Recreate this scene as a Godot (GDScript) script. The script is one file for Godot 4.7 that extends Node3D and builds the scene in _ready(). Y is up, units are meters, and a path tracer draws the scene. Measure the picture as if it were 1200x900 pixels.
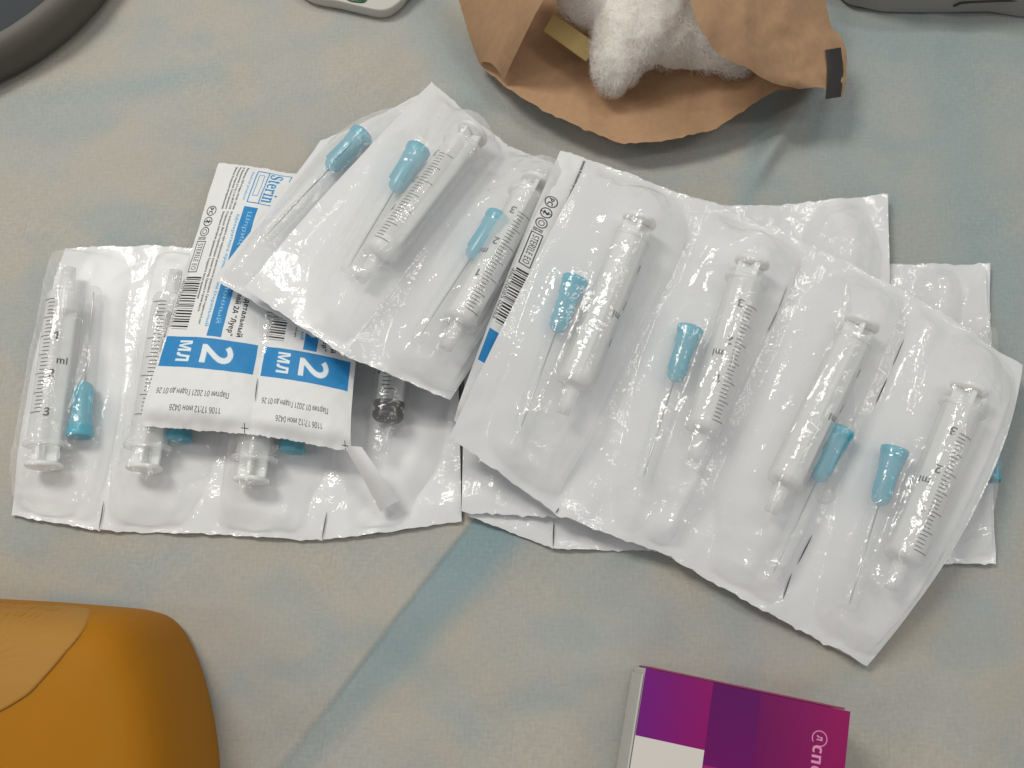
extends Node3D
# A close-up from above: strips of sealed syringes on a mottled disposable sheet, with a paper bag of cotton,
# a medicine carton and other ward things round the edges. Layout is given in photo pixels (1200 x 900) that
# are cast on to a plane h millimetres above the table; everything then has its real size and depth.

const DIST := 0.27
const TILT := 16.0
const FOV := 45.24
var cam_at: Vector3
var cam_f: Vector3
var cam_r: Vector3
var cam_u: Vector3
var M := {}
var warp := FastNoiseLite.new()
var ridge := FastNoiseLite.new()
var rng := RandomNumberGenerator.new()
var used := {}

# ------------------------------------------------------------------ helpers
func W(px: float, py: float, h := 0.0) -> Vector3:
	var k := tan(deg_to_rad(FOV / 2.0)) / 450.0
	var d := cam_f + cam_r * (px - 600.0) * k + cam_u * (450.0 - py) * k
	return cam_at + d * ((h * 0.001 - cam_at.y) / d.y)

func numbered(called: String) -> String:
	if not used.has(called):
		used[called] = 0
		return called
	used[called] += 1
	return "%s_%03d" % [called, used[called]]

func tag(o: Node, label := "", category := "", group := "", kind := "") -> void:
	if label: o.set_meta("label", label)
	if category: o.set_meta("category", category)
	if group: o.set_meta("group", group)
	if kind: o.set_meta("kind", kind)

func thing(called: String, label: String, category: String, where := Transform3D(), group := "") -> Node3D:
	var o := Node3D.new()
	o.name = numbered(called)
	add_child(o)
	o.transform = where
	tag(o, label, category, group)
	return o

func obj(called: String, mesh: Mesh, mat: Material, parent: Node = null) -> MeshInstance3D:
	var o := MeshInstance3D.new()
	o.mesh = mesh
	o.material_override = mat
	if parent == null:
		o.name = numbered(called)
		add_child(o)
	else:
		var n := 0
		var nm := called
		while parent.has_node(NodePath(nm)):
			n += 1
			nm = "%s_%03d" % [called, n]
		o.name = nm
		parent.add_child(o)
	return o

func arr_mesh(v: PackedVector3Array, n: PackedVector3Array, uv: PackedVector2Array, ix: PackedInt32Array, col := PackedColorArray()) -> ArrayMesh:
	var a := []
	a.resize(Mesh.ARRAY_MAX)
	a[Mesh.ARRAY_VERTEX] = v
	a[Mesh.ARRAY_NORMAL] = n
	if uv.size(): a[Mesh.ARRAY_TEX_UV] = uv
	if col.size(): a[Mesh.ARRAY_COLOR] = col
	a[Mesh.ARRAY_INDEX] = ix
	var m := ArrayMesh.new()
	m.add_surface_from_arrays(Mesh.PRIMITIVE_TRIANGLES, a)
	return m

# a sheet of (nu+1) x (nv+1) points, row by row; u runs right, v runs towards the viewer
func sheet(nu: int, nv: int, p: PackedVector3Array, uv: PackedVector2Array, col := PackedColorArray()) -> ArrayMesh:
	var n := PackedVector3Array()
	n.resize(p.size())
	var w := nu + 1
	for j in nv + 1:
		for i in w:
			var du := p[j * w + mini(i + 1, nu)] - p[j * w + maxi(i - 1, 0)]
			var dv := p[mini(j + 1, nv) * w + i] - p[maxi(j - 1, 0) * w + i]
			var nn := dv.cross(du)
			n[j * w + i] = nn.normalized() if nn.length_squared() > 1e-22 else Vector3.UP
	var ix := PackedInt32Array()
	ix.resize(nu * nv * 6)
	var k := 0
	for j in nv:
		for i in nu:
			var a := j * w + i
			for q in [a, a + 1, a + w, a + 1, a + w + 1, a + w]:
				ix[k] = q
				k += 1
	return arr_mesh(p, n, uv, ix, col)

# profile of (radius, distance) swept round -Z; sx, sy squash it
func lathe(prof: Array, segs := 24, sx := 1.0, sy := 1.0) -> ArrayMesh:
	var st := SurfaceTool.new()
	st.begin(Mesh.PRIMITIVE_TRIANGLES)
	for i in prof.size() - 1:
		st.set_smooth_group(-1 if prof[i].size() > 2 else 1)
		for s in segs:
			var q := []
			for e in [[i, s], [i, s + 1], [i + 1, s + 1], [i + 1, s]]:
				var an: float = TAU * e[1] / segs
				var r: float = prof[e[0]][0]
				q.append(Vector3(cos(an) * r * sx, sin(an) * r * sy, -prof[e[0]][1]) * 0.001)
			for t in [0, 1, 2, 0, 2, 3]:
				st.add_vertex(q[t])
	st.index()
	st.generate_normals()
	return st.commit()

func box_into(st: SurfaceTool, c: Vector3, s: Vector3, b := 0.0) -> void:
	# a box with chamfered edges (b), in millimetres
	var h := s / 2.0
	var f := [[0, 1, 2], [1, 2, 0], [2, 0, 1]]
	st.set_smooth_group(-1)
	var quads := []
	for ax in f:
		for sg in [-1.0, 1.0]:
			var q := []
			for e in [[-1, -1], [1, -1], [1, 1], [-1, 1]]:
				var v := Vector3()
				v[ax[0]] = sg * h[ax[0]]
				v[ax[1]] = e[0] * (h[ax[1]] - b)
				v[ax[2]] = e[1] * (h[ax[2]] - b)
				q.append(v)
			if sg > 0: q.reverse()
			quads.append(q)
	if b > 0.0:
		for ax in f:
			for e in [[-1, -1], [1, -1], [1, 1], [-1, 1]]:
				var q := []
				for t in [[-1, 0], [1, 0], [1, 1], [-1, 1]]:
					var v := Vector3()
					v[ax[0]] = t[0] * (h[ax[0]] - b)
					v[ax[1]] = e[0] * (h[ax[1]] - (b if t[1] == 0 else 0.0))
					v[ax[2]] = e[1] * (h[ax[2]] - (b if t[1] == 1 else 0.0))
					q.append(v)
				if e[0] * e[1] > 0: q.reverse()
				quads.append(q)
		for x in [-1, 1]:
			for y in [-1, 1]:
				for z in [-1, 1]:
					var q := [Vector3(x * h.x, y * (h.y - b), z * (h.z - b)), Vector3(x * (h.x - b), y * h.y, z * (h.z - b)), Vector3(x * (h.x - b), y * (h.y - b), z * h.z)]
					if x * y * z > 0: q.reverse()
					quads.append(q)
	for q in quads:
		for t in ([0, 1, 2] if q.size() == 3 else [0, 1, 2, 0, 2, 3]):
			st.add_vertex((c + q[t]) * 0.001)

func box_mesh(s: Vector3, b := 0.0, c := Vector3.ZERO) -> ArrayMesh:
	var st := SurfaceTool.new()
	st.begin(Mesh.PRIMITIVE_TRIANGLES)
	box_into(st, c, s, b)
	st.generate_normals()
	return st.commit()

func mat(c: Color, rough := 0.5, extra := {}) -> StandardMaterial3D:
	var m := StandardMaterial3D.new()
	m.albedo_color = Color(c.r, c.g, c.b).linear_to_srgb()
	m.albedo_color.a = c.a
	m.roughness = rough
	if c.a < 1.0:
		m.transparency = BaseMaterial3D.TRANSPARENCY_ALPHA
		m.cull_mode = BaseMaterial3D.CULL_DISABLED
	for k in extra: m.set(k, extra[k])
	return m

func noise_tex(freq: float, size := 512, normal := false, bump := 2.0, kind := FastNoiseLite.TYPE_SIMPLEX_SMOOTH, ridged := false, ramp: Gradient = null, sd := 3) -> NoiseTexture2D:
	var n := FastNoiseLite.new()
	n.noise_type = kind
	n.frequency = freq
	n.seed = sd
	n.fractal_type = FastNoiseLite.FRACTAL_RIDGED if ridged else FastNoiseLite.FRACTAL_FBM
	n.fractal_octaves = 4
	var t := NoiseTexture2D.new()
	t.width = size
	t.height = size
	t.seamless = true
	t.noise = n
	t.as_normal_map = normal
	t.bump_strength = bump
	if ramp: t.color_ramp = ramp
	return t

# ------------------------------------------------------------------ lettering
func glyphs(s: String, size: int, bold := true, serif := false) -> Image:
	var f := SystemFont.new()
	f.font_names = PackedStringArray(["Droid Serif" if serif else "Droid Sans"])
	f.font_weight = 700 if bold else 400
	var ts := TextServerManager.get_primary_interface()
	var tl := TextLine.new()
	tl.add_string(s, f, size)
	var out := Image.create_empty(int(tl.get_size().x) + 4, int(size * 1.25), false, Image.FORMAT_RGBA8)
	var pen := 2.0
	for g in ts.shaped_text_get_glyphs(tl.get_rid()):
		var sz := Vector2i(g.font_size, 0)
		ts.font_render_glyph(g.font_rid, sz, g.index)
		var ti := ts.font_get_glyph_texture_idx(g.font_rid, sz, g.index)
		if ti >= 0:
			var im := ts.font_get_texture_image(g.font_rid, sz, ti)
			var uv := ts.font_get_glyph_uv_rect(g.font_rid, sz, g.index)
			var off := ts.font_get_glyph_offset(g.font_rid, sz, g.index)
			for y in int(uv.size.y):
				for x in int(uv.size.x):
					var a := im.get_pixel(int(uv.position.x) + x, int(uv.position.y) + y).a
					var ox := int(pen + off.x) + x
					var oy := int(size * 0.95 + off.y) + y
					if a > 0.0 and ox >= 0 and oy >= 0 and ox < out.get_width() and oy < out.get_height():
						out.set_pixel(ox, oy, Color(1, 1, 1, maxf(a, out.get_pixel(ox, oy).a)))
		pen += g.advance
	return out.get_region(out.get_used_rect())

# lettering stretched into a rectangle of the print; turn: 0 upright, 1 clockwise (reads downwards), 2 upside down
func put(tex: Image, s: String, r: Rect2i, c: Color, turn := 0, bold := true, serif := false) -> void:
	var im := glyphs(s, 48, bold, serif)
	if turn == 1: im.rotate_90(CLOCKWISE)
	if turn == 2: im.rotate_180()
	im.resize(r.size.x, r.size.y, Image.INTERPOLATE_LANCZOS)
	for y in im.get_height():
		for x in im.get_width():
			var a := im.get_pixel(x, y).a
			var px := r.position.x + x
			var py := r.position.y + y
			if a > 0.02 and px >= 0 and py >= 0 and px < tex.get_width() and py < tex.get_height():
				tex.set_pixel(px, py, tex.get_pixel(px, py).lerp(c, a))

func ring(tex: Image, c: Vector2, r: float, w: float, col: Color) -> void:
	for y in range(int(c.y - r - 2), int(c.y + r + 3)):
		for x in range(int(c.x - r - 2), int(c.x + r + 3)):
			var a := clampf(w / 2.0 + 0.5 - absf(Vector2(x, y).distance_to(c) - r), 0, 1)
			if a > 0: tex.set_pixel(x, y, tex.get_pixel(x, y).lerp(col, a))

func frame(tex: Image, r: Rect2i, w: int, c: Color) -> void:
	tex.fill_rect(Rect2i(r.position, Vector2i(r.size.x, w)), c)
	tex.fill_rect(Rect2i(r.position, Vector2i(w, r.size.y)), c)
	tex.fill_rect(Rect2i(r.position + Vector2i(0, r.size.y - w), Vector2i(r.size.x, w)), c)
	tex.fill_rect(Rect2i(r.position + Vector2i(r.size.x - w, 0), Vector2i(w, r.size.y)), c)

func pack_print() -> ImageTexture:
	var t := Image.create_empty(480, 1280, false, Image.FORMAT_RGBA8)
	t.fill(Color(0.925, 0.925, 0.92))
	var blue := Color(0.12, 0.53, 0.78)
	var pale := Color(0.36, 0.66, 0.84)
	var ink := Color(0.10, 0.10, 0.12)
	# volume band
	t.fill_rect(Rect2i(10, 884, 446, 138), blue)
	put(t, "2", Rect2i(205, 908, 150, 88), Color(0.93, 0.95, 0.96), 1)
	put(t, "мл", Rect2i(88, 900, 66, 96), Color(0.93, 0.95, 0.96), 1)
	# date lines, upside down
	put(t, "Партия 01 2021 Годен до 01 26", Rect2i(40, 1110, 330, 34), ink, 2, false)
	put(t, "1106 17:12 июн 0426", Rect2i(120, 1186, 225, 28), ink, 2, false)
	# crop mark
	t.fill_rect(Rect2i(436, 1258, 30, 3), ink)
	t.fill_rect(Rect2i(449, 1240, 3, 38), ink)
	# bar code
	var y := 600
	var rn := RandomNumberGenerator.new()
	rn.seed = 11
	while y < 852:
		var w := rn.randi_range(2, 8)
		t.fill_rect(Rect2i(20, y, 84, w), ink)
		y += w + rn.randi_range(3, 7)
	put(t, "460 70085 02353", Rect2i(4, 610, 15, 230), ink, 1, false)
	# STERILE box and the row of symbols
	frame(t, Rect2i(18, 420, 50, 158), 4, ink)
	put(t, "STERILE EO", Rect2i(30, 432, 26, 134), ink, 1, false)
	ring(t, Vector2(46, 262), 24, 4, ink)
	put(t, "PC", Rect2i(34, 246, 22, 34), ink, 1)
	ring(t, Vector2(44, 318), 22, 4, ink)
	put(t, "2", Rect2i(34, 308, 22, 20), ink, 1)
	t.fill_rect(Rect2i(25, 316, 38, 4), ink)
	ring(t, Vector2(42, 370), 22, 4, ink)
	ring(t, Vector2(42, 370), 11, 3, ink)
	put(t, "XX", Rect2i(20, 398, 40, 16), ink, 1)
	# fine print reading downwards
	var fine := ["Изготовитель: ООО «Стерин», Россия, г. Москва", "ул. Промышленная, д. 5, стр. 2, тел. 495 971-13-45", "Нетоксично. Апирогенно. Только однократного", "применения. Не использовать при нарушении упаковки"]
	for i in fine.size():
		put(t, fine[i], Rect2i(154 - i * 20, 14, 15, 236), ink, 1, true)
	var fine2 := ["Не использовать при нарушении целостности упаковки. Срок годности 5 лет", "Стерильно. Метод стерилизации: этилен оксид. Хранить в сухом месте", "Запрещено повторное применение. Разрушить после применения"]
	for i in fine2.size():
		put(t, fine2[i], Rect2i(150 - i * 22, 262, 16, 560 - i * 60), ink, 1, true)
	# the pale line, the blue bar, the bold lines
	put(t, "однократного применения стерильный", Rect2i(184, 270, 24, 560), pale, 1)
	t.fill_rect(Rect2i(212, 224, 70, 650), blue)
	put(t, "Шприц инъекционный", Rect2i(232, 250, 32, 560), Color(0.62, 0.82, 0.93), 1, false)
	put(t, "однократного применения", Rect2i(340, 240, 34, 310), ink, 1)
	put(t, "Двухдетальный", Rect2i(342, 600, 36, 262), ink, 1)
	put(t, "с иглой 2А \"Луер\"", Rect2i(298, 600, 36, 262), ink, 1)
	# logo
	put(t, "Sterin", Rect2i(282, 30, 70, 160), blue, 1, true, true)
	frame(t, Rect2i(216, 22, 62, 180), 5, blue)
	frame(t, Rect2i(232, 44, 28, 120), 3, blue)
	t.fill_rect(Rect2i(278, 22, 108, 4), blue)
	t.fill_rect(Rect2i(278, 198, 108, 4), blue)
	t.fill_rect(Rect2i(382, 22, 4, 76), blue)
	put(t, "medical products", Rect2i(188, 34, 18, 160), pale, 1)
	return ImageTexture.create_from_image(t)

func carton_print() -> ImageTexture:
	var t := Image.create_empty(600, 640, false, Image.FORMAT_RGBA8)
	t.fill(Color(0.86, 0.84, 0.82))
	for y in 640:
		for x in 600:
			var u := x / 600.0
			var c := Color(0, 0, 0, 0)
			if y < 300 and (x < 200 or y < 190):
				c = Color(0.46, 0.11, 0.50).lerp(Color(0.56, 0.06, 0.42), clampf(u * 3.2, 0, 1))
				if x > 200: c = Color(0.42, 0.05, 0.38).lerp(Color(0.56, 0.07, 0.36), clampf((u - 0.33) * 2.0, 0, 1))
			if x >= 200 and x < 340 and y < 300: c = Color(0.38, 0.05, 0.38).lerp(Color(0.43, 0.05, 0.39), clampf((y - 20) / 200.0, 0, 1))
			if x >= 200 and x < 340 and y > 230: c = Color(0.62, 0.14, 0.45)
			if x >= 340: c = Color(0.44, 0.05, 0.36).lerp(Color(0.58, 0.08, 0.37), clampf((u - 0.56) * 2.6, 0, 1))
			if x >= 345 and x < 470 and y > 235 and y < 350: c = Color(0.86, 0.84, 0.82)
			if x < 200 and y > 190 and y < 460: c = Color(0, 0, 0, 0)
			if c.a > 0: t.set_pixel(x, y, c)
	var pink := Color(0.88, 0.62, 0.76)
	ring(t, Vector2(520, 92), 21, 3, pink)
	t.fill_rect(Rect2i(496, 104, 18, 12), Color(0.53, 0.08, 0.32))
	put(t, "л", Rect2i(512, 84, 17, 14), pink, 1)
	put(t, "спен", Rect2i(503, 112, 28, 112), pink, 1)
	put(t, "таблетки", Rect2i(70, 330, 60, 220), Color(0.5, 0.1, 0.4), 1)
	return ImageTexture.create_from_image(t)

# ------------------------------------------------------------------ materials
func make_materials() -> void:
	warp.noise_type = FastNoiseLite.TYPE_SIMPLEX_SMOOTH
	warp.frequency = 0.03
	warp.seed = 5
	warp.fractal_octaves = 3
	ridge.noise_type = FastNoiseLite.TYPE_SIMPLEX_SMOOTH
	ridge.fractal_type = FastNoiseLite.FRACTAL_RIDGED
	ridge.fractal_octaves = 3
	ridge.frequency = 0.085
	ridge.seed = 9
	rng.seed = 4
	var fine := noise_tex(0.05, 512, true, 3.0)
	var crumple := noise_tex(0.012, 512, true, 10.0, FastNoiseLite.TYPE_SIMPLEX_SMOOTH, true)
	M.film = mat(Color(0.93, 0.935, 0.94, 0.18), 0.05, {"normal_enabled": true, "normal_texture": crumple, "normal_scale": 0.22, "metallic_specular": 0.6})
	M.clear_film = M.film.duplicate()
	M.clear_film.albedo_color.a = 0.04
	M.light_film = M.film.duplicate()
	M.light_film.albedo_color.a = 0.10
	M.violet = mat(Color(0.05, 0.03, 0.22), 0.6)
	M.paper = mat(Color(0.79, 0.80, 0.82), 0.42, {"normal_enabled": true, "normal_texture": fine, "normal_scale": 0.12, "uv1_scale": Vector3(2, 5, 1), "clearcoat_enabled": true, "clearcoat": 0.3, "clearcoat_roughness": 0.25})
	M.printed = mat(Color(0.97, 0.98, 1.0), 0.6, {"albedo_texture": pack_print(), "normal_enabled": true, "normal_texture": fine, "normal_scale": 0.10})
	M.barrel = mat(Color(0.95, 0.95, 0.95, 0.36), 0.22, {"metallic_specular": 0.25})
	M.clear_barrel = mat(Color(0.80, 0.82, 0.83, 0.04), 0.12, {"metallic_specular": 0.35})
	M.rod = mat(Color(0.88, 0.88, 0.865), 0.35, {"subsurf_scatter_enabled": true, "subsurf_scatter_strength": 0.15})
	M.rubber = mat(Color(0.004, 0.004, 0.004), 0.4)
	M.ink = mat(Color(0.03, 0.03, 0.035), 0.6)
	M.grey_ink = mat(Color(0.12, 0.12, 0.125), 0.6)
	M.hub = mat(Color(0.02, 0.50, 0.68, 0.74), 0.22)
	M.cap = mat(Color(0.86, 0.88, 0.89, 0.12), 0.16, {"metallic_specular": 0.2})
	M.steel = mat(Color(0.55, 0.55, 0.55), 0.3, {"metallic": 0.9})
	M.slit = mat(Color(0.05, 0.05, 0.05), 0.9)

# ------------------------------------------------------------------ packs
# a column is [bottom px, bottom py, bottom h, top px, top py, top h, sideways bend in mm, lift in mm]
func col_at(c: Array, v: float) -> Vector3:
	var t := W(c[3], c[4], c[5])
	var b := W(c[0], c[1], c[2])
	var k := 4.0 * v * (1.0 - v)
	return t.lerp(b, v) + Vector3(c[6] if c.size() > 6 else 0.0, c[7] if c.size() > 7 else 0.0, 0) * 0.001 * k

func surf(a: Array, b: Array, u: float, v: float, arch := 0.0) -> Vector3:
	var p := col_at(a, v).lerp(col_at(b, v), u)
	var e := pow(absf(2.0 * v - 1.0), 6.0)
	p.y += (0.5 + 1.0 * e) * 0.001 * warp.get_noise_2d(p.x * 1000.0 * 1.3, p.z * 1000.0 * 1.3)
	if arch != 0.0:
		var x := 2.0 * u - 1.0
		p.y += arch * 0.001 * (1.0 - x * x) * (1.0 - 0.75 * pow(absf(2.0 * v - 1.0), 8.0)) 
	return p

# which (u, v) of the pack between two columns lies under a photo pixel
func find_uv(a: Array, b: Array, px: float, py: float) -> Vector2:
	var u := 0.5
	var v := 0.5
	for i in 12:
		var p := surf(a, b, u, v)
		var t := W(px, py, p.y * 1000.0)
		var du := (surf(a, b, u + 0.01, v) - p) / 0.01
		var dv := (surf(a, b, u, v + 0.01) - p) / 0.01
		var det := du.x * dv.z - du.z * dv.x
		var e := t - p
		u += (e.x * dv.z - e.z * dv.x) / det
		v += (du.x * e.z - du.z * e.x) / det
	return Vector2(u, v)

# a frame at the start of something that lies in the pack along a line between two pixels, r mm above its paper
func lying(a: Array, b: Array, l: Array, r: float) -> Transform3D:
	var q0 := find_uv(a, b, l[0], l[1])
	var q1 := find_uv(a, b, l[2], l[3])
	var mid := (q0 + q1) / 2.0
	var du := surf(a, b, mid.x + 0.2, mid.y) - surf(a, b, mid.x - 0.2, mid.y)
	var dv := surf(a, b, mid.x, mid.y + 0.2) - surf(a, b, mid.x, mid.y - 0.2)
	var n := dv.cross(du).normalized()
	var d := (surf(a, b, q1.x, q1.y) - surf(a, b, q0.x, q0.y))
	d = (d - n * n.dot(d)).normalized()
	var x := d.cross(n).normalized()
	return Transform3D(Basis(x, n, -d), surf(a, b, q0.x, q0.y) + n * (r + 0.25) * 0.001)

func hull(d: float, r: float) -> float:
	if d < 0.707 * r: return r + sqrt(r * r - d * d)
	return maxf(0.0, 1.707 * r - (d - 0.707 * r) * 0.85)

func scallop(i: int, v: float, sd: int) -> float:
	if v < 0.999 and v > 0.001: return 0.0
	return (0.0012 if (i + sd) % 2 < 1 else -0.0008) + 0.007 * warp.get_noise_2d(i * 9.0, sd * 50.0)

# one pack: paper (a part) and its film (a sub-part). bumps are [from, to, r at from, r at to] in the world, r in mm
func pack(strip: Node3D, a: Array, b: Array, bumps: Array, sd: int, seal := 0.09, crease := 1.0, film: Material = null) -> MeshInstance3D:
	var nu := 20
	var nv := 40
	var p := PackedVector3Array()
	var uv := PackedVector2Array()
	for j in nv + 1:
		var v := float(j) / nv
		for i in nu + 1:
			p.append(surf(a, b, float(i) / nu, v + scallop(i, v, sd) * (1.0 if v > 0.5 else -1.0)))
			uv.append(Vector2(float(i) / nu, v))
	var back := obj("pack", sheet(nu, nv, p, uv), M.paper, strip)
	nu = 72
	nv = 170
	p = PackedVector3Array()
	uv = PackedVector2Array()
	var n := (surf(a, b, 0.5, 0.7) - surf(a, b, 0.5, 0.3)).cross(surf(a, b, 0.7, 0.5) - surf(a, b, 0.3, 0.5)).normalized()
	var wide := surf(a, b, 0.0, 0.5).distance_to(surf(a, b, 1.0, 0.5)) * 1000.0
	var tall := surf(a, b, 0.5, 0.0).distance_to(surf(a, b, 0.5, 1.0)) * 1000.0
	# pulled creases: long ones along the pocket, short ones that fan out round whatever lies inside and at the ends
	var rc := RandomNumberGenerator.new()
	rc.seed = 100 + sd
	var creases := []
	for k in 9:
		var c := Vector2(rc.randf_range(0.12, 0.88) * wide, rc.randf_range(0.15, 0.85) * tall)
		var d := Vector2(rc.randfn() * 0.12, 1.0).normalized() * rc.randf_range(5.0, 16.0)
		creases.append([c - d, c + d, rc.randf_range(0.25, 0.6) * (1.0 if rc.randf() < 0.75 else -0.7), rc.randf_range(0.6, 1.0)])
	for uu in [0.115, 0.885]:
		creases.append([Vector2((uu + rc.randf_range(-0.01, 0.01)) * wide, rc.randf_range(0.08, 0.2) * tall), Vector2((uu + rc.randf_range(-0.015, 0.015)) * wide, rc.randf_range(0.75, 0.92) * tall), rc.randf_range(0.5, 0.9), rc.randf_range(0.6, 0.8)])
	for k in 18:
		var low := rc.randf() < 0.5
		var c := Vector2(rc.randf_range(0.12, 0.88) * wide, (rc.randf_range(0.05, 0.22) if low else rc.randf_range(0.78, 0.95)) * tall)
		var d := Vector2.from_angle(rc.randf() * TAU) * rc.randf_range(2.0, 7.0)
		creases.append([c - d, c + d, rc.randf_range(0.2, 0.55) * (1.0 if rc.randf() < 0.6 else -0.8), rc.randf_range(0.55, 0.9)])
	for q in bumps:
		for k in 9:
			var end: Vector3 = q[0] if k < 6 else q[1]
			var o := (end - surf(a, b, 0.0, 0.0))
			var ud := (surf(a, b, 1.0, 0.5) - surf(a, b, 0.0, 0.5)).normalized()
			var vd := (surf(a, b, 0.5, 1.0) - surf(a, b, 0.5, 0.0)).normalized()
			var c := Vector2(o.dot(ud), o.dot(vd)) * 1000.0 + Vector2(rc.randfn(), rc.randfn()) * 3.4
			var d := Vector2.from_angle(rc.randf() * TAU) * rc.randf_range(2.0, 6.0)
			creases.append([c - d, c + d, rc.randf_range(0.25, 0.75) * (1.0 if rc.randf() < 0.75 else -0.6), rc.randf_range(0.55, 0.9)])
	for j in nv + 1:
		var v := float(j) / nv
		for i in nu + 1:
			var u := float(i) / nu
			var s := surf(a, b, u, v)
			var edge := smoothstep(0.02, seal, minf(u, 1.0 - u)) * smoothstep(0.012, 0.075, minf(v, 1.0 - v))
			var h := 0.0
			for q in bumps:
				var l: Vector3 = q[1] - q[0]
				var w: Vector3 = s - q[0]
				w -= n * n.dot(w)
				# the pocket is a channel: it runs on past the ends of what lies in it, only a little lower
				var k0 := w.dot(l) / l.length_squared()
				var k := clampf(k0, 0, 1)
				var past := absf(k0 - k)
				var run := l.length() > 0.02
				var hh := hull((w - l * (k0 if run else k)).length() * 1000.0, lerpf(q[2], q[3], k) * (1.0 - 0.42 * smoothstep(0.0, 0.30, past)))
				h = maxf(h, hh) + 0.6 * exp(-absf(h - hh) / 0.8) * smoothstep(0.0, 2.0, minf(h, hh))
			h *= edge
			var pocket := smoothstep(0.02, 0.12, edge) * smoothstep(0.0, 3.0, h + 1.2)
			var at := Vector2(u * wide, v * tall)
			var soft := warp.get_noise_2d(at.x * 2.2 + sd * 60.0, at.y * 0.9)
			h += pocket * 0.55 * soft
			for c in creases:
				var dd := Geometry2D.get_closest_point_to_segment(at, c[0], c[1]).distance_to(at)
				if dd < 4.0:
					h += pocket * crease * c[2] * (exp(-dd / c[3]) - 0.02)
			p.append(s + n * (0.00016 + h * 0.001))
			uv.append(Vector2(u * 1.0 + sd * 0.37, v * 2.6))
	obj("clear_film", sheet(nu, nv, p, uv), film if film else M.film, back)
	return back

# a pack that lies printed paper upwards; its pocket of film bulges below
func paper_up_pack(strip: Node3D, a: Array, b: Array, arch: float, sd: int) -> MeshInstance3D:
	var nu := 36
	var nv := 90
	var p := PackedVector3Array()
	var q := PackedVector3Array()
	var uv := PackedVector2Array()
	for j in nv + 1:
		var v := float(j) / nv
		for i in nu + 1:
			var u := float(i) / nu
			var s := surf(a, b, u, v + scallop(i, v, sd) * (0.8 if v > 0.5 else -0.8), arch)
			s.y -= 0.0022 * pow(smoothstep(0.93, 1.0, v), 2.0)
			s.y += 0.0003 * warp.get_noise_2d(s.x * 5000.0, s.z * 5000.0)
			p.append(s)
			uv.append(Vector2(u, v))
			var x := 2.0 * u - 1.0
			q.append(s - Vector3(0, 0.0002 + 0.005 * (1.0 - x * x) * smoothstep(0.0, 0.1, minf(v, 1.0 - v)), 0))
	var front := obj("pack", sheet(nu, nv, p, uv), M.printed, strip)
	obj("clear_film", sheet(nu, nv, q, uv), M.film, front)
	return front

func slit(strip: Node3D, a: Array, l: Array, h: float, w := 0.3, called := "perforation_cut", m: Material = null) -> void:
	# a short open cut of the perforation between two packs, seen as a dark line
	var p := PackedVector3Array()
	var uv := PackedVector2Array()
	for j in 7:
		var t := j / 6.0
		var c := W(lerpf(l[0], l[2], t), lerpf(l[1], l[3], t), h)
		var d := (W(l[2], l[3], h) - W(l[0], l[1], h)).normalized()
		var x := Vector3(-d.z, 0, d.x) * w * 0.0005 * (1.0 - pow(absf(2.0 * t - 1.0), 3.0) * 0.8)
		var y := surf(a, a, 0.0, find_uv(a, [a[0] + 60, a[1], a[2], a[3] + 60, a[4], a[5]], lerpf(l[0], l[2], t), lerpf(l[1], l[3], t)).y).y
		c.y = y + 0.0006
		p.append(c + x)
		p.append(c - x)
		uv.append(Vector2())
		uv.append(Vector2())
	obj(called, sheet(1, 6, p, uv), m if m else M.slit, strip)

# ------------------------------------------------------------------ syringes and needles
func tick_marks(r: float, z3: float, z0: float) -> ArrayMesh:
	var st := SurfaceTool.new()
	st.begin(Mesh.PRIMITIVE_TRIANGLES)
	for k in 31:
		var z := -lerpf(z0, z3, k / 30.0)
		var span := 0.88 if k % 10 == 0 else 0.70 if k % 5 == 0 else 0.44
		var hw := 0.13
		for s in 6:
			var q := []
			for e in [[s, -1], [s + 1, -1], [s + 1, 1], [s, 1]]:
				var an: float = 0.12 - span * (1.0 - e[0] / 6.0)
				q.append(Vector3(sin(an) * r, cos(an) * r, z + e[1] * hw) * 0.001)
			for t in [0, 2, 1, 0, 3, 2]: st.add_vertex(q[t])
	st.generate_normals()
	return st.commit()

func numeral(s: String, r: float, at_z: float, an0: float, size: float) -> ArrayMesh:
	var tm := TextMesh.new()
	var f := SystemFont.new()
	f.font_names = PackedStringArray(["Droid Sans"])
	f.font_weight = 700
	tm.font = f
	tm.text = s
	tm.font_size = 32
	tm.pixel_size = size / 24.0
	tm.depth = 0.0
	var a := tm.get_mesh_arrays()
	var v: PackedVector3Array = a[Mesh.ARRAY_VERTEX]
	var n := PackedVector3Array()
	for i in v.size():
		var an := an0 + v[i].x / r
		n.append(Vector3(sin(an), cos(an), 0))
		v[i] = Vector3(sin(an) * r, cos(an) * r, at_z - v[i].y) * 0.001
	return arr_mesh(v, n, PackedVector2Array(), a[Mesh.ARRAY_INDEX] if a[Mesh.ARRAY_INDEX] != null else PackedInt32Array(range(v.size())))

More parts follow.
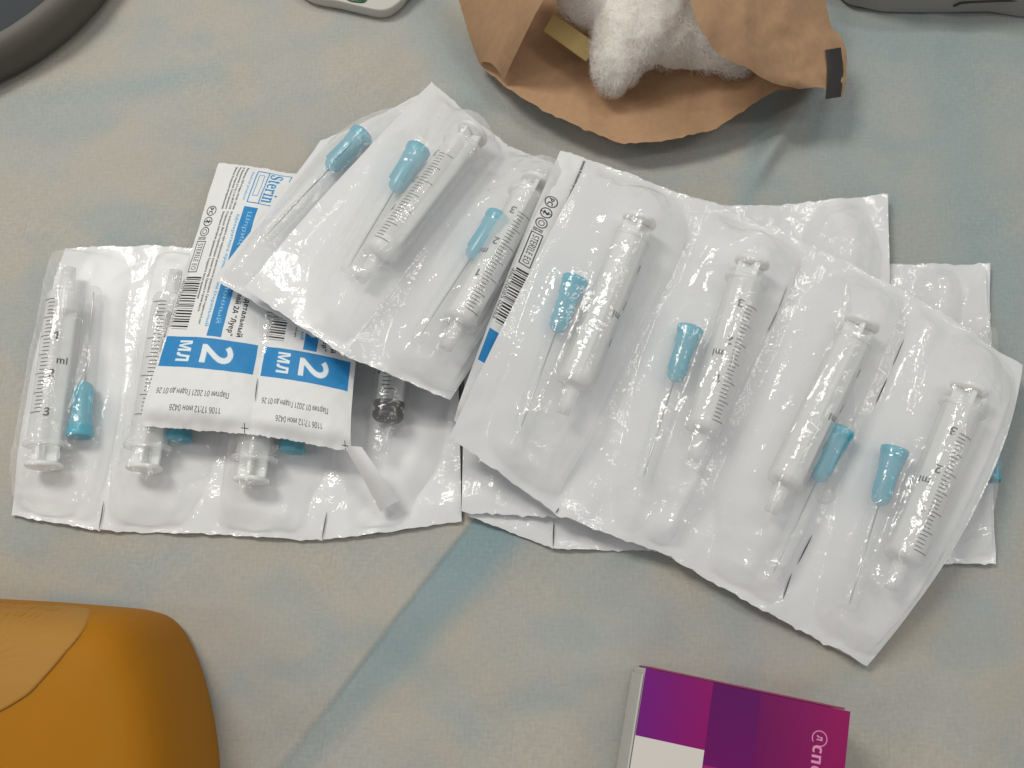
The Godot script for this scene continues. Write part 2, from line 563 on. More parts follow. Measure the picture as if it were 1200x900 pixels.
const SYR := 60.0
func make_syringe(label: String, where: Transform3D, drawn := 0.0, rubber := false) -> Node3D:
	# lies along -Z: thumb rest at 0, luer tip at 60 mm; drawn is how far the plunger is pulled out of the barrel
	var t := thing("syringe", label, "syringe", where, "syringes sealed in clear packs")
	var f0 := 6.0 + drawn
	var R := 5.2
	var bm: Material = M.clear_barrel if rubber else M.barrel
	var barrel := obj("barrel", lathe([[R, f0 + 1.2], [R, 50.6], [4.6, 51.8], [2.2, 52.4]], 32), bm, t)
	obj("luer_tip", lathe([[2.2, 52.3], [2.05, 56.0], [1.8, 60.0], [1.0, 60.0], [1.0, 53.0]], 20), bm, barrel)
	obj("finger_flange", lathe([[4.5, f0], [6.4, f0, 1], [6.6, f0 + 0.3], [6.6, f0 + 1.0], [6.4, f0 + 1.3], [R, f0 + 1.5]], 32, 1.0, 0.8), bm, barrel)
	var g := obj("graduation_marks", tick_marks(R + 0.05, f0 + 9.0, 48.5), M.ink, barrel)
	tag(g, "", "", "", "stuff")
	for k in [1, 2, 3]:
		obj("numeral", numeral(str(k), R + 0.06, -lerpf(48.5, f0 + 9.0, k / 3.0), 0.42, 2.5), M.ink, barrel)
	obj("unit_letters", numeral("ml", R + 0.06, -lerpf(48.5, f0 + 9.0, 0.55), 0.85, 2.0), M.ink, barrel)
	var st := SurfaceTool.new()
	st.begin(Mesh.PRIMITIVE_TRIANGLES)
	var l := 46.0 - drawn * 0.0
	box_into(st, Vector3(0, 0, -1.6 - l / 2.0), Vector3(8.0, 1.3, l), 0.25)
	box_into(st, Vector3(0, 0, -1.6 - l / 2.0 - 0.05), Vector3(1.3, 8.0, l), 0.25)
	st.generate_normals()
	var rod := obj("plunger_rod", st.commit(), M.rod, t)
	obj("thumb_rest", lathe([[0.0, 0.0], [4.4, 0.0], [4.9, 0.3], [5.0, 0.8], [4.9, 1.3], [4.4, 1.6], [0.0, 1.6]], 32), M.rod, rod)
	if rubber:
		obj("rubber_seal", lathe([[0.0, 45.6], [4.45, 45.6], [4.45, 46.8], [3.9, 47.2], [3.9, 48.4], [4.45, 48.8], [4.45, 50.0], [3.6, 51.0], [0.0, 51.6]], 28), M.rubber, rod)
	else:
		obj("piston", lathe([[0.0, 46.0], [4.3, 46.0], [4.42, 46.4], [4.0, 47.2], [4.0, 48.2], [4.42, 48.9], [4.2, 49.6], [0.0, 50.2]], 28), M.rod, rod)
	return t

func make_needle(label: String, where: Transform3D) -> Node3D:
	# wide end of the hub at 0, needle running along -Z inside a clear cap
	var t := thing("needle", label, "needle", where, "blue hub needles in clear caps")
	var hub := obj("hub", lathe([[2.7, 3.0], [3.1, 0.2], [3.5, 0.0], [3.75, 0.3], [3.7, 1.5], [3.4, 2.2], [3.25, 4.8], [2.9, 6.2], [2.45, 14.8], [2.0, 15.6], [0.7, 16.4], [0.3, 16.6]], 24), M.hub, t)
	var st := SurfaceTool.new()
	st.begin(Mesh.PRIMITIVE_TRIANGLES)
	for k in 4:
		var an := k * PI / 2.0 + 0.4
		box_into(st, Vector3(cos(an) * 2.7, sin(an) * 2.7, -9.8), Vector3(0.9, 0.9, 7.6), 0.15)
	st.generate_normals()
	obj("hub_rib", st.commit(), M.hub, hub)
	obj("needle_tube", lathe([[0.0, 12.0], [0.25, 12.0], [0.25, 43.0], [0.1, 44.0], [0.0, 44.1]], 10), M.steel, t)
	obj("needle_cap", lathe([[3.6, 3.0], [3.5, 6.5], [3.1, 7.5], [2.4, 44.0], [1.8, 45.4], [0.0, 45.8]], 24), M.cap, t)
	return t

func seg(tr: Transform3D, l: float, r0: float, r1: float, from := 0.0) -> Array:
	var d := -tr.basis.z
	return [tr.origin + d * from * 0.001, tr.origin + d * l * 0.001, r0, r1]

# an open strip of packs, film upwards. items per pack: {"s": syringe line, "n": needle line, "g": hidden bulge}
func strip_up(called: String, label: String, cols: Array, items: Array, cuts: Array, sd: int, group := "strips of syringe packs with the clear film upwards") -> Node3D:
	var c0 := surf(cols[0], cols[-1], 0.5, 0.5)
	var strip := thing(called, label, "syringe packs", Transform3D(Basis(), Vector3.ZERO), group)
	for i in cols.size() - 1:
		var bumps := []
		var it: Dictionary = items[i]
		if it.has("s"):
			var tr := lying(cols[i], cols[i + 1], it.s, 5.4)
			var drawn: float = it.get("drawn", 0.0)
			if it.has("spin"): tr.basis = tr.basis * Basis(Vector3(0, 0, 1), deg_to_rad(it.spin))
			make_syringe(it.sl, tr, drawn, it.has("rubber"))
			bumps.append(seg(tr, 58.0, 6.2, 5.9))
			var x := tr.basis.x * 0.0032
			var fp := tr.origin - tr.basis.z * (6.6 + drawn) * 0.001
			bumps.append([fp - x, fp + x, 5.7, 5.7])
		if it.has("n"):
			var tr := lying(cols[i], cols[i + 1], it.n, 3.8)
			make_needle(it.nl, tr)
			bumps.append(seg(tr, 45.0, 4.1, 2.9))
		if it.has("g"):
			var tr := lying(cols[i], cols[i + 1], it.g, it.gr)
			bumps.append(seg(tr, it.gl, it.gr, it.gr))
		pack(strip, cols[i], cols[i + 1], bumps, sd + i, 0.10, it.get("crease", 1.0), M.clear_film if it.has("rubber") else M.light_film if it.has("light") else M.film)
	for k in cuts:
		slit(strip, cols[k[0]], [k[1], k[2], k[3], k[4]], cols[k[0]][2])
	return strip

# ------------------------------------------------------------------ sheets between two curves of photo pixels
func curve(pts: Array) -> Curve3D:
	var c := Curve3D.new()
	c.bake_interval = 0.002
	for i in pts.size():
		var p := W(pts[i][0], pts[i][1], pts[i][2])
		var a := W(pts[maxi(i - 1, 0)][0], pts[maxi(i - 1, 0)][1], pts[maxi(i - 1, 0)][2])
		var b := W(pts[mini(i + 1, pts.size() - 1)][0], pts[mini(i + 1, pts.size() - 1)][1], pts[mini(i + 1, pts.size() - 1)][2])
		var t := (b - a) / 6.0
		c.add_point(p, -t, t)
	return c

func patch_points(ca: Curve3D, cb: Curve3D, nu: int, nv: int, bow: float, rough: float, ragged := 0.0, v0 := 0.0, v1 := 1.0, u0 := 0.0, u1 := 1.0, lift := 0.0) -> PackedVector3Array:
	var p := PackedVector3Array()
	for j in nv + 1:
		var v := lerpf(v0, v1, float(j) / nv)
		for i in nu + 1:
			var u := lerpf(u0, u1, float(i) / nu)
			var a := ca.sample_baked(u * ca.get_baked_length(), true)
			var b := cb.sample_baked(u * cb.get_baked_length(), true)
			var vv := v
			if ragged > 0.0 and j == nv: vv += ragged * (1.1 * warp.get_noise_1d(i * 23.0) + 1.2 * warp.get_noise_1d(i * 6.0 + 900.0))
			var q := a.lerp(b, vv)
			q.y += bow * 0.001 * 4.0 * v * (1.0 - v) + rough * 0.001 * warp.get_noise_2d(q.x * 1500.0, q.z * 1500.0) + lift * 0.001
			q.y += rough * 0.0013 * pow(0.5 + 0.5 * ridge.get_noise_2d(q.x * 330.0, q.z * 330.0), 3.0)
			p.append(q)
	return p

func patch(nu: int, nv: int, p: PackedVector3Array) -> ArrayMesh:
	var uv := PackedVector2Array()
	for q in p: uv.append(Vector2(q.x, q.z) * 12.0)
	return sheet(nu, nv, p, uv)

# a solid from an outline of pixels: rings of (inset towards the middle, height)
func moulded(outline: Array, h0: float, rings: Array, mid: Vector3, closed_top := true) -> ArrayMesh:
	var c := Curve3D.new()
	c.bake_interval = 0.001
	var k := outline.size()
	for i in k + 1:
		var p := W(outline[i % k][0], outline[i % k][1], h0)
		var a := W(outline[(i + k - 1) % k][0], outline[(i + k - 1) % k][1], h0)
		var b := W(outline[(i + 1) % k][0], outline[(i + 1) % k][1], h0)
		var t := (b - a).limit_length(2.0 * minf(p.distance_to(a), p.distance_to(b))) / 6.0
		c.add_point(p, -t, t)
	var n := 140
	var p := PackedVector3Array()
	var uv := PackedVector2Array()
	for r in rings:
		for i in n + 1:
			var q := c.sample_baked(float(i) / n * c.get_baked_length(), true)
			q = q.lerp(Vector3(mid.x, q.y, mid.z), r[0])
			q.y = r[1] * 0.001
			p.append(q)
			uv.append(Vector2(q.x, q.z) * 12.0)
	return sheet(n, rings.size() - 1, p, uv)

func to_segment(p: Vector3, a: Vector3, b: Vector3) -> Vector2:
	# (signed distance in mm, place along 0..1)
	var d := Vector2(b.x - a.x, b.z - a.z)
	var w := Vector2(p.x - a.x, p.z - a.z)
	return Vector2(d.cross(w) / d.length() * 1000.0, w.dot(d) / d.length_squared())

# ------------------------------------------------------------------ the scene
func _ready() -> void:
	# camera
	var t := deg_to_rad(TILT)
	cam_at = Vector3(0, DIST * cos(t), DIST * sin(t))
	cam_f = -cam_at.normalized()
	cam_r = Vector3.RIGHT
	cam_u = cam_r.cross(cam_f)
	var cam := Camera3D.new()
	cam.name = "camera"
	add_child(cam)
	cam.transform = Transform3D(Basis(cam_r, cam_u, -cam_f), cam_at)
	cam.fov = FOV
	cam.near = 0.01
	cam.far = 20.0
	# surroundings and lamps
	var we := WorldEnvironment.new()
	we.name = "surroundings"
	var e := Environment.new()
	e.background_mode = Environment.BG_COLOR
	e.background_color = Color(0.29, 0.29, 0.285).linear_to_srgb()
	e.tonemap_mode = Environment.TONE_MAPPER_LINEAR
	e.tonemap_exposure = 1.13
	e.sdfgi_enabled = true
	e.ssao_enabled = true
	e.ssil_enabled = true
	we.environment = e
	add_child(we)
	lamp(Vector3(-0.27, 0.58, -0.26), Vector3(-0.02, 0, 0), Vector2(0.20, 0.12), 0.158, Color(1.0, 0.985, 0.945))
	lamp(Vector3(0.22, 0.95, -0.42), Vector3(0, 0, 0), Vector2(0.30, 0.06), 0.11, Color(1.0, 0.985, 0.95))
	lamp(Vector3(-0.62, 0.75, 0.10), Vector3(0, 0, 0), Vector2(0.30, 0.05), 0.055, Color(1.0, 0.985, 0.95))
	lamp(Vector3(0.50, 0.80, -0.05), Vector3(0, 0, 0), Vector2(0.30, 0.05), 0.055, Color(1.0, 0.985, 0.95))

	make_materials()
	build_table()
	build_packs()
	build_surroundings()

func lamp(at: Vector3, to: Vector3, size: Vector2, energy: float, c: Color) -> void:
	var l := AreaLight3D.new()
	l.name = numbered("ceiling_lamp_light")
	l.area_size = size
	l.light_energy = energy
	l.light_color = c
	l.shadow_enabled = true
	l.set("area_range", 5.0)
	add_child(l)
	l.transform = Transform3D(Basis.looking_at(to - at, Vector3.FORWARD), at)

func build_table() -> void:
	# the disposable sheet: mottled beige and pale blue non-woven cloth with a folded overlap
	var n1 := FastNoiseLite.new()
	n1.noise_type = FastNoiseLite.TYPE_SIMPLEX_SMOOTH
	n1.frequency = 0.022
	n1.fractal_octaves = 4
	n1.seed = 21
	var nu := 400
	var nv := 340
	var p := PackedVector3Array()
	var uv := PackedVector2Array()
	var col := PackedColorArray()
	var beige := Color(0.49, 0.465, 0.41)
	var grey := Color(0.465, 0.46, 0.43)
	var blue := Color(0.335, 0.42, 0.435)
	var deep := Color(0.26, 0.37, 0.41)
	var fa := W(552, 612)
	var fb := W(318, 912)
	var streaks := [[W(905, 90), W(875, 240), 4.0, 0.8], [W(1110, 60), W(1150, 330), 11.0, 0.65], [W(960, 110), W(1010, 260), 8.0, 0.35], [W(1190, 300), W(1165, 640), 6.0, 0.5], [W(20, 120), W(250, 85), 5.0, 0.5], [W(130, 280), W(180, 285), 4.0, 0.6], [W(850, 690), W(890, 900), 7.0, 0.4], [W(330, 690), W(385, 740), 6.0, 0.4], [W(500, 20), W(560, 120), 8.0, 0.5], [W(60, 702), W(150, 712), 3.0, 0.6], [W(1000, 40), W(1200, 60), 8.0, 0.55], [W(640, 660), W(800, 740), 8.0, 0.3], [W(480, 760), W(560, 860), 7.0, 0.3]]
	for j in nv + 1:
		for i in nu + 1:
			# finer in the middle, coarse towards the far edges
			var a := float(i) / nu * 2.0 - 1.0
			var b := float(j) / nv * 2.0 - 1.0
			var q := Vector3((a * 0.2 + 0.35 * pow(a, 5.0)), 0, (b * 0.17 + 0.28 * pow(b, 5.0)))
			var x := q.x * 1000.0
			var z := q.z * 1000.0
			var m := n1.get_noise_2d(x, z * 1.6)
			var c := beige.lerp(grey, smoothstep(-0.25, 0.25, n1.get_noise_2d(x + 400.0, z)))
			c = c.lerp(blue, 0.40 * smoothstep(0.0, 0.55, m) + 0.42 * smoothstep(0.02, 0.12, q.x) * smoothstep(0.06, -0.06, q.z))
			for s in streaks:
				var d := to_segment(q, s[0], s[1])
				var o := maxf(absf(d.x), maxf(-d.y, d.y - 1.0) * s[0].distance_to(s[1]) * 1000.0)
				c = c.lerp(blue, s[3] * (1.0 - smoothstep(0.0, s[2] * 1.6, o + 2.5 * m)))
			# the overlap that runs down from the packs: sharp on one side, fading on the other
			var f := to_segment(q, fa, fb)
			var w := lerpf(21.0, 8.0, clampf(f.y, 0, 1))
			var over := smoothstep(-0.4, 0.4, -f.x) * (1.0 - smoothstep(w * 0.45, w, -f.x)) * smoothstep(-0.9, -0.6, f.y)
			c = c.lerp(deep, 0.9 * over * (1.0 - 0.6 * clampf(f.y, 0, 1.2)))
			q.y = 0.0011 * warp.get_noise_2d(x * 0.7, z * 0.7) * clampf(absf(z) / 60.0, 0.2, 1.5)
			q.y += 0.0007 * smoothstep(-0.35, 0.35, f.x) * (1.0 - smoothstep(0.0, 30.0, f.x)) * smoothstep(-0.2, 0.0, f.y)
			# the crease that rises beside the paper bag
			var k := to_segment(q, W(905, 205), W(975, 95))
			var ky := smoothstep(-0.3, 0.2, k.y) * (1.0 - smoothstep(0.9, 1.4, k.y))
			q.y += 0.0045 * exp(-pow((k.x + 4.0) / (5.0 if k.x < -4.0 else 2.6), 2.0)) * ky
			q.y -= 0.0006
			p.append(q)
			uv.append(Vector2(x, z) * 0.02)
			col.append(c)
	var weave := Image.create_empty(256, 256, false, Image.FORMAT_RGBA8)
	var wn := FastNoiseLite.new()
	wn.frequency = 0.06
	wn.seed = 2
	for y in 256:
		for x in 256:
			var th := 0.5 + 0.05 * sin(TAU * x / 8.0 + 2.0 * sin(TAU * y / 128.0)) + 0.05 * sin(TAU * y / 8.0 + 2.0 * sin(TAU * x / 128.0))
			# threads that run both ways, uneven in strength; the tile closes on itself
			var fx := x / 256.0
			var fy := y / 256.0
			var nz := lerpf(lerpf(wn.get_noise_2d(x, y * 4.0), wn.get_noise_2d(x - 256, y * 4.0), fx), lerpf(wn.get_noise_2d(x, (y - 256) * 4.0), wn.get_noise_2d(x - 256, (y - 256) * 4.0), fx), fy)
			var nw := lerpf(lerpf(wn.get_noise_2d(x * 4.0, y), wn.get_noise_2d((x - 256) * 4.0, y), fx), lerpf(wn.get_noise_2d(x * 4.0, y - 256), wn.get_noise_2d((x - 256) * 4.0, y - 256), fx), fy)
			th += 0.55 * nz + 0.55 * nw
			th = clampf(th, 0, 1)
			weave.set_pixel(x, y, Color(th, th, th))
	var tint := Image.create_empty(256, 256, false, Image.FORMAT_RGBA8)
	for y in 256:
		for x in 256:
			var g := 0.97 + 0.08 * (weave.get_pixel(x, y).r - 0.5)
			tint.set_pixel(x, y, Color(g, g, g))
	var m := mat(Color(1, 1, 1), 0.85, {"vertex_color_use_as_albedo": true, "albedo_texture": ImageTexture.create_from_image(tint), "heightmap_enabled": true, "heightmap_texture": ImageTexture.create_from_image(weave), "heightmap_scale": 0.005})
	m.metallic_specular = 0.25
	var sh := obj("table_sheet", sheet(nu, nv, p, uv, col), m)
	tag(sh, "mottled beige and pale blue disposable cloth spread under everything", "table cover", "", "structure")
	var tb := obj("table_top", box_mesh(Vector3(1100, 24, 900), 2.0, Vector3(0, -16, 0)), mat(Color(0.5, 0.48, 0.45), 0.5))
	tag(tb, "plain table top under the disposable cloth", "table", "", "structure")

func build_packs() -> void:
	# lowest: two strips that show only round the edges of the big one
	strip_up("syringe_pack_strip", "lowest strip of syringe packs, its right end sticking out under the big right strip", [
		[548, 604, 2.0, 590, 320, 0.8], [648, 643, 0.8, 690, 318, 0.8], [766, 646, 0.8, 800, 315, 0.8], [900, 655, 0.8, 922, 312, 0.8], [1035, 660, 0.8, 1045, 310, 0.8], [1166, 661, 1.2, 1159, 309, 1.2]],
		[{}, {}, {}, {}, {"g": [1098, 345, 1092, 600], "gr": 2.6, "gl": 55.0, "n": [1148, 566, 1150, 440], "nl": "blue needle at the far right, half hidden under the edge of the big strip"}],
		[[1, 648, 642, 649, 610]], 40)
	var second := strip_up("syringe_pack_strip", "second lowest strip of syringe packs, its top right corner with empty film showing", [
		[541, 600, 3.5, 548, 240, 3.5], [660, 607, 3.5, 668, 240, 3.5], [790, 611, 3.5, 792, 242, 3.5], [915, 613, 3.5, 917, 240, 3.5], [1048, 615, 3.5, 1041, 227, 4.0]],
		[{}, {}, {}, {"g": [985, 290, 965, 560], "gr": 4.3, "gl": 60.0, "crease": 1.6, "light": 1}],
		[], 50)
	slit(second, [1048, 615, 4.6, 1041, 227, 5.0], [1038, 341, 1054, 345], 4.6, 1.3, "ink_mark", M.violet)
	# left strip
	strip_up("syringe_pack_strip", "left strip of four clear syringe packs, partly under the printed packs", [
		[14, 604, 0.8, 76, 291, 0.8, -2.5], [118, 622, 0.8, 184, 287, 0.8], [250, 626, 0.8, 300, 298, 0.8], [378, 634, 0.8, 415, 310, 0.8], [541, 611, 1.5, 535, 335, 0.8]],
		[{"s": [62, 553, 93, 310], "sl": "syringe in the leftmost pack, scale of 1 2 3 facing up, thumb rest at bottom", "n": [101, 516, 112, 400], "nl": "blue needle in the leftmost pack beside the black scale", "spin": 10.0, "light": 1},
		{"s": [177, 556, 215, 320], "sl": "syringe in the second pack from the left, thumb rest showing below the printed pack", "n": [214, 521, 232, 400], "nl": "blue needle peeking out under the printed pack with the barcode", "light": 1},
		{"s": [300, 570, 335, 330], "sl": "syringe whose white thumb rest shows below between the two printed packs", "n": [345, 534, 362, 410], "nl": "blue needle peeking out under the right printed pack", "light": 1},
		{"s": [480, 308, 451, 558], "sl": "syringe with a black rubber seal, right end of the left strip", "rubber": true, "crease": 0.6, "spin": -12.0}],
		[[1, 118, 622, 123, 588], [3, 378, 633, 384, 600]], 10)
	# torn paper tongue that stands up from the fourth pack
	var ca := curve([[404, 524, 12.5], [425, 560, 10], [446, 600, 5]])
	var cb := curve([[424, 524, 14], [446, 556, 12], [468, 587, 7]])
	tag(obj("paper_flap", patch(16, 8, patch_points(ca, cb, 16, 8, 1.0, 0.3)), M.paper), "narrow torn white paper tongue folded up below the right printed pack", "paper scrap")
	# printed packs, paper side up
	var bc := [[162, 497, 15.0, 256, 190, 5.0], [293, 507, 15.5, 366, 206, 5.5, -2.4], [410, 527, 14.5, 462, 226, 5.5, -3.0]]
	var b := thing("printed_pack_strip", "two white printed packs lying paper side up with blue 2 ml bands", "syringe packs")
	paper_up_pack(b, bc[0], bc[1], 2.2, 3)
	paper_up_pack(b, bc[1], bc[2], 2.2, 8)
	slit(b, bc[1], [298, 470, 300, 440], 16.0, 0.25)
	# the upper middle strip and the pack beneath it
	strip_up("single_syringe_pack", "clear pack mostly hidden under the left edge of the upper middle strip", [
		[250, 327, 18.5, 376, 166, 6.0], [378, 400, 18.5, 508, 104, 7.0]],
		[{"n": [428, 168, 340, 262], "nl": "blue needle lying outside the upper left edge of the upper middle strip", "crease": 0.6}], [], 20, "")
	strip_up("syringe_pack_strip", "upper middle strip of two clear packs crossing over the printed packs", [
		[286, 338, 24.5, 506, 97, 12.0, 0.0, 2.0], [403, 416, 24.5, 594, 171, 10.0, 0.0, 1.0], [527, 469, 13.0, 700, 208, 6.0]],
		[{"s": [552, 168, 428, 330], "sl": "syringe in the left pack of the upper middle strip", "n": [490, 184, 432, 282], "nl": "blue needle in the left pack of the upper middle strip", "spin": -30.0},
		{"s": [624, 222, 532, 388], "sl": "syringe in the right pack of the upper middle strip, scale facing up", "n": [580, 260, 522, 348], "nl": "blue needle in the right pack of the upper middle strip", "spin": -4.0}],
		[[1, 575, 195, 562, 210]], 30)
	# the pack under the big strip that shows only its printed left margin
	var gc := [[531, 490, 14.0, 657, 175, 19.0, 0.0, 4.5], [654, 574, 8.0, 792, 226, 9.0]]
	var g := thing("printed_pack", "printed pack under the big right strip, only its left margin showing", "syringe pack")
	paper_up_pack(g, gc[0], gc[1], 0.0, 5)
	# the big strip of four
	strip_up("syringe_pack_strip", "big right strip of four clear syringe packs on top of the pile", [
		[527, 511, 16.0, 690, 188, 20.5, 0.0, 4.0], [651, 603, 9.0, 832, 238, 15.0], [780, 650, 6.0, 952, 290, 13.5], [906, 722, 3.5, 1068, 345, 13.0], [1016, 780, 1.5, 1199, 428, 10.0, 5.5, 5.0]],
		[{"s": [742, 262, 645, 505], "sl": "syringe in the first pack of the big right strip, white rod up", "n": [670, 329, 622, 460], "nl": "blue needle in the first pack of the big right strip", "spin": 80.0},
		{"s": [876, 312, 798, 575], "sl": "syringe in the second pack of the big right strip, 1 2 3 scale showing", "n": [806, 388, 764, 520], "nl": "blue needle in the second pack of the big right strip", "spin": 16.0},
		{"s": [1002, 382, 890, 615], "sl": "syringe in the third pack of the big right strip, white rod up", "n": [980, 504, 925, 620], "nl": "blue needle right of its syringe, third pack of the big right strip", "spin": 85.0},
		{"s": [1128, 458, 1030, 705], "sl": "syringe in the rightmost pack of the big right strip, scale showing", "n": [1044, 528, 1008, 650], "nl": "blue needle in the rightmost pack of the big right strip", "spin": 10.0}],
		[[1, 651, 602, 655, 596], [2, 915, 345, 905, 372], [2, 905, 372, 893, 398], [3, 948, 628, 932, 662], [3, 926, 672, 916, 702], [3, 1046, 408, 1034, 438], [3, 1028, 452, 1016, 480]], 60)

func build_surroundings() -> void:
	# brown paper bag, open towards us
	var kraft := mat(Color(0.47, 0.285, 0.16), 0.8, {"normal_enabled": true, "normal_texture": noise_tex(0.03, 512, true, 5.0), "normal_scale": 0.15})
	kraft.albedo_texture = noise_tex(0.03, 512, false, 1.0, FastNoiseLite.TYPE_SIMPLEX_SMOOTH, false, grad(0.95, 1.0), 8)
	kraft.uv1_scale = Vector3(2, 2, 2)
	var bag := thing("paper_bag", "torn open brown paper bag holding cotton wool", "paper bag")
	var lip := [[560, 72, 5], [590, 101, 8], [640, 131, 9], [690, 155, 9], [740, 169, 9], [795, 164, 9], [845, 148, 9], [880, 124, 11], [905, 108, 14], [934, 106, 18]]
	var rear := [[560, -90, 4], [600, -95, 3], [650, -95, 3], [700, -95, 3], [750, -95, 3], [800, -95, 3], [850, -90, 3], [880, -90, 3], [900, -90, 4], [930, -85, 6]]
	obj("lower_panel", patch(70, 36, patch_points(curve(rear), curve(lip), 70, 36, -2.0, 1.0, 0.006)), kraft, bag)
	var ra := curve([[780, -90, 44], [795, -40, 46], [808, 0, 46], [820, 32, 44], [846, 64, 37], [884, 87, 28], [934, 107, 19]])
	var rb := curve([[930, -85, 30], [950, -45, 24], [966, -10, 19], [974, 30, 16], [988, 56, 14], [991, 80, 13], [986, 117, 12]])
	obj("right_flap", patch(40, 24, patch_points(ra, rb, 40, 24, 3.0, 1.6)), kraft, bag)
	var la := curve([[515, -90, 22], [525, -40, 18], [537, 0, 15], [550, 42, 11], [561, 72, 7]])
	var lb := curve([[690, -90, 42], [665, -40, 42], [640, -5, 38], [612, 50, 24], [590, 96, 10]])
	obj("left_flap", patch(30, 20, patch_points(la, lb, 30, 20, 4.0, 1.2)), kraft, bag)
	# the black print near the edge of the right flap, laid on its surface
	var fl := patch_points(ra, rb, 110, 80, 3.0, 1.6)
	var on := PackedVector3Array()
	for j in 13:
		for i in 6:
			var bx := lerpf(967.0, 985.5, i / 5.0) + 2.5 * sin(PI * j / 12.0)
			var by := lerpf(57.0, 115.0, j / 12.0) + (1.5 - i * 0.6)
			var nearest := 1e9
			var hit := 12.0
			for q in fl:
				var w0 := W(bx, by, q.y * 1000.0)
				var d2 := w0.distance_squared_to(q)
				if d2 < nearest:
					nearest = d2
					hit = q.y * 1000.0
			on.append(W(bx, by, hit + 0.45))
	for pass_ in 3:
		for j in range(1, 12):
			for i in 6: on[j * 6 + i].y = (on[(j - 1) * 6 + i].y + on[j * 6 + i].y * 2.0 + on[(j + 1) * 6 + i].y) / 4.0
	obj("printed_block", patch(5, 12, on), mat(Color(0.035, 0.03, 0.03), 0.6), bag)
	# card in the bag
	var card := obj("card_slip", box_mesh(Vector3(17, 0.8, 6), 0.2), mat(Color(0.55, 0.40, 0.16), 0.6))
	card.transform = Transform3D(Basis(Vector3.UP, deg_to_rad(-40)) * Basis(Vector3(1, 0, 0), deg_to_rad(35)), W(668, 44, 16))
	tag(card, "small yellowish card slip inside the paper bag beside the cotton", "card")
	# cotton wool
	cotton()
	# medicine carton
	var h := 22.0
	var tl := W(757, 783, h)
	var tr := W(997, 834, h)
	var w := tl.distance_to(tr)
	var x := (tr - tl).normalized()
	var z := x.cross(Vector3.UP).normalized()
	var dp := w * 1.05
	var box := thing("medicine_carton", "purple and white medicine carton at the bottom edge", "carton", Transform3D(Basis(x, Vector3.UP, z), Vector3(tl.x, 0, tl.z)))
	var white := mat(Color(0.60, 0.59, 0.56), 0.5)
	obj("carton_body", box_mesh(Vector3(w * 1000.0, h - 0.4, dp * 1000.0), 0.35, Vector3(w * 500.0, (h - 0.4) / 2.0 + 0.0, dp * 500.0)), white, box)
	var tp := PackedVector3Array()
	var uv := PackedVector2Array()
	for j in 13:
		for i in 13:
			var u := i / 12.0
			var v := j / 12.0
			tp.append(Vector3(u * w, (h - 0.25 + 0.5 * sin(PI * u) * sin(PI * minf(v, 0.5))) * 0.001, v * dp))
			uv.append(Vector2(u, v))
	obj("printed_face", sheet(12, 12, tp, uv), mat(Color(1, 1, 1), 0.38, {"albedo_texture": carton_print(), "clearcoat_enabled": true, "clearcoat": 0.12, "clearcoat_roughness": 0.25, "metallic_specular": 0.3}), box)
	obj("end_flap", box_mesh(Vector3(w * 1000.0 - 2.0, h - 2.5, 0.5), 0.15, Vector3(w * 500.0, h / 2.0, -0.35)), mat(Color(0.30, 0.045, 0.13), 0.5), box)
	obj("side_tuck", box_mesh(Vector3(0.5, h - 1.6, dp * 1000.0 - 3.0), 0.15, Vector3(-0.35, h / 2.0, dp * 500.0)), white, box)
	# yellow container
	var yel := mat(Color(0.41, 0.165, 0.008), 0.6, {"metallic_specular": 0.25, "normal_enabled": true, "normal_texture": noise_tex(0.04, 256, true, 1.5), "normal_scale": 0.1, "subsurf_scatter_enabled": true, "subsurf_scatter_strength": 0.1})
	var yo := [[-120, 696], [-40, 700], [60, 705], [150, 712], [182, 717], [203, 733], [220, 767], [232, 803], [242, 850], [248, 900], [249, 990], [240, 1060], [-120, 1080]]
	var mid := W(70, 900, 30)
	var can := thing("yellow_container", "rounded yellow orange plastic container in the bottom left corner", "container")
	var dome := [[0.03, 0.3], [0.01, 3.0], [0.0, 10.0], [0.005, 18.0], [0.025, 26.0], [0.06, 32.0], [0.11, 36.5], [0.18, 39.5], [0.3, 42.0], [0.5, 43.6], [0.75, 44.4], [0.97, 44.6]]
	var body := obj("container_body", moulded(yo, 10.0, dome, mid), yel, can)
	var edge := PackedVector3Array()
	var bv: PackedVector3Array = body.mesh.surface_get_arrays(0)[Mesh.ARRAY_VERTEX]
	for i in 141: edge.append(bv[i + 282])
	# the lid panel follows the curve of the body, a little proud of it
	var yl := [[-120, 700], [-40, 704], [40, 706], [76, 711], [93, 724], [95, 742], [80, 768], [62, 792], [42, 814], [0, 838], [-60, 856], [-120, 860]]
	var lm := moulded(yl, 40.0, [[0.0, 0.0], [0.004, 0.35], [0.02, 0.6], [0.06, 0.7], [0.15, 0.7], [0.3, 0.7], [0.45, 0.7], [0.6, 0.7], [0.8, 0.7], [0.97, 0.7]], W(-10, 775, 40))
	var lv: PackedVector3Array = lm.surface_get_arrays(0)[Mesh.ARRAY_VERTEX]
	var best := PackedVector3Array()
	for q in lv:
		var far := 0.0
		var near := 9.0
		for ed in edge:
			var off := absf(angle_difference(atan2(ed.z - mid.z, ed.x - mid.x), atan2(q.z - mid.z, q.x - mid.x)))
			if off < near:
				near = off
				far = Vector2(ed.x - mid.x, ed.z - mid.z).length()
		var inset := clampf(1.0 - Vector2(q.x - mid.x, q.z - mid.z).length() / far, 0.0, 0.97)
		var hh := 10.0
		for k in range(2, dome.size() - 1):
			if inset >= dome[k][0]: hh = lerpf(dome[k][1], dome[k + 1][1], clampf((inset - dome[k][0]) / (dome[k + 1][0] - dome[k][0]), 0, 1))
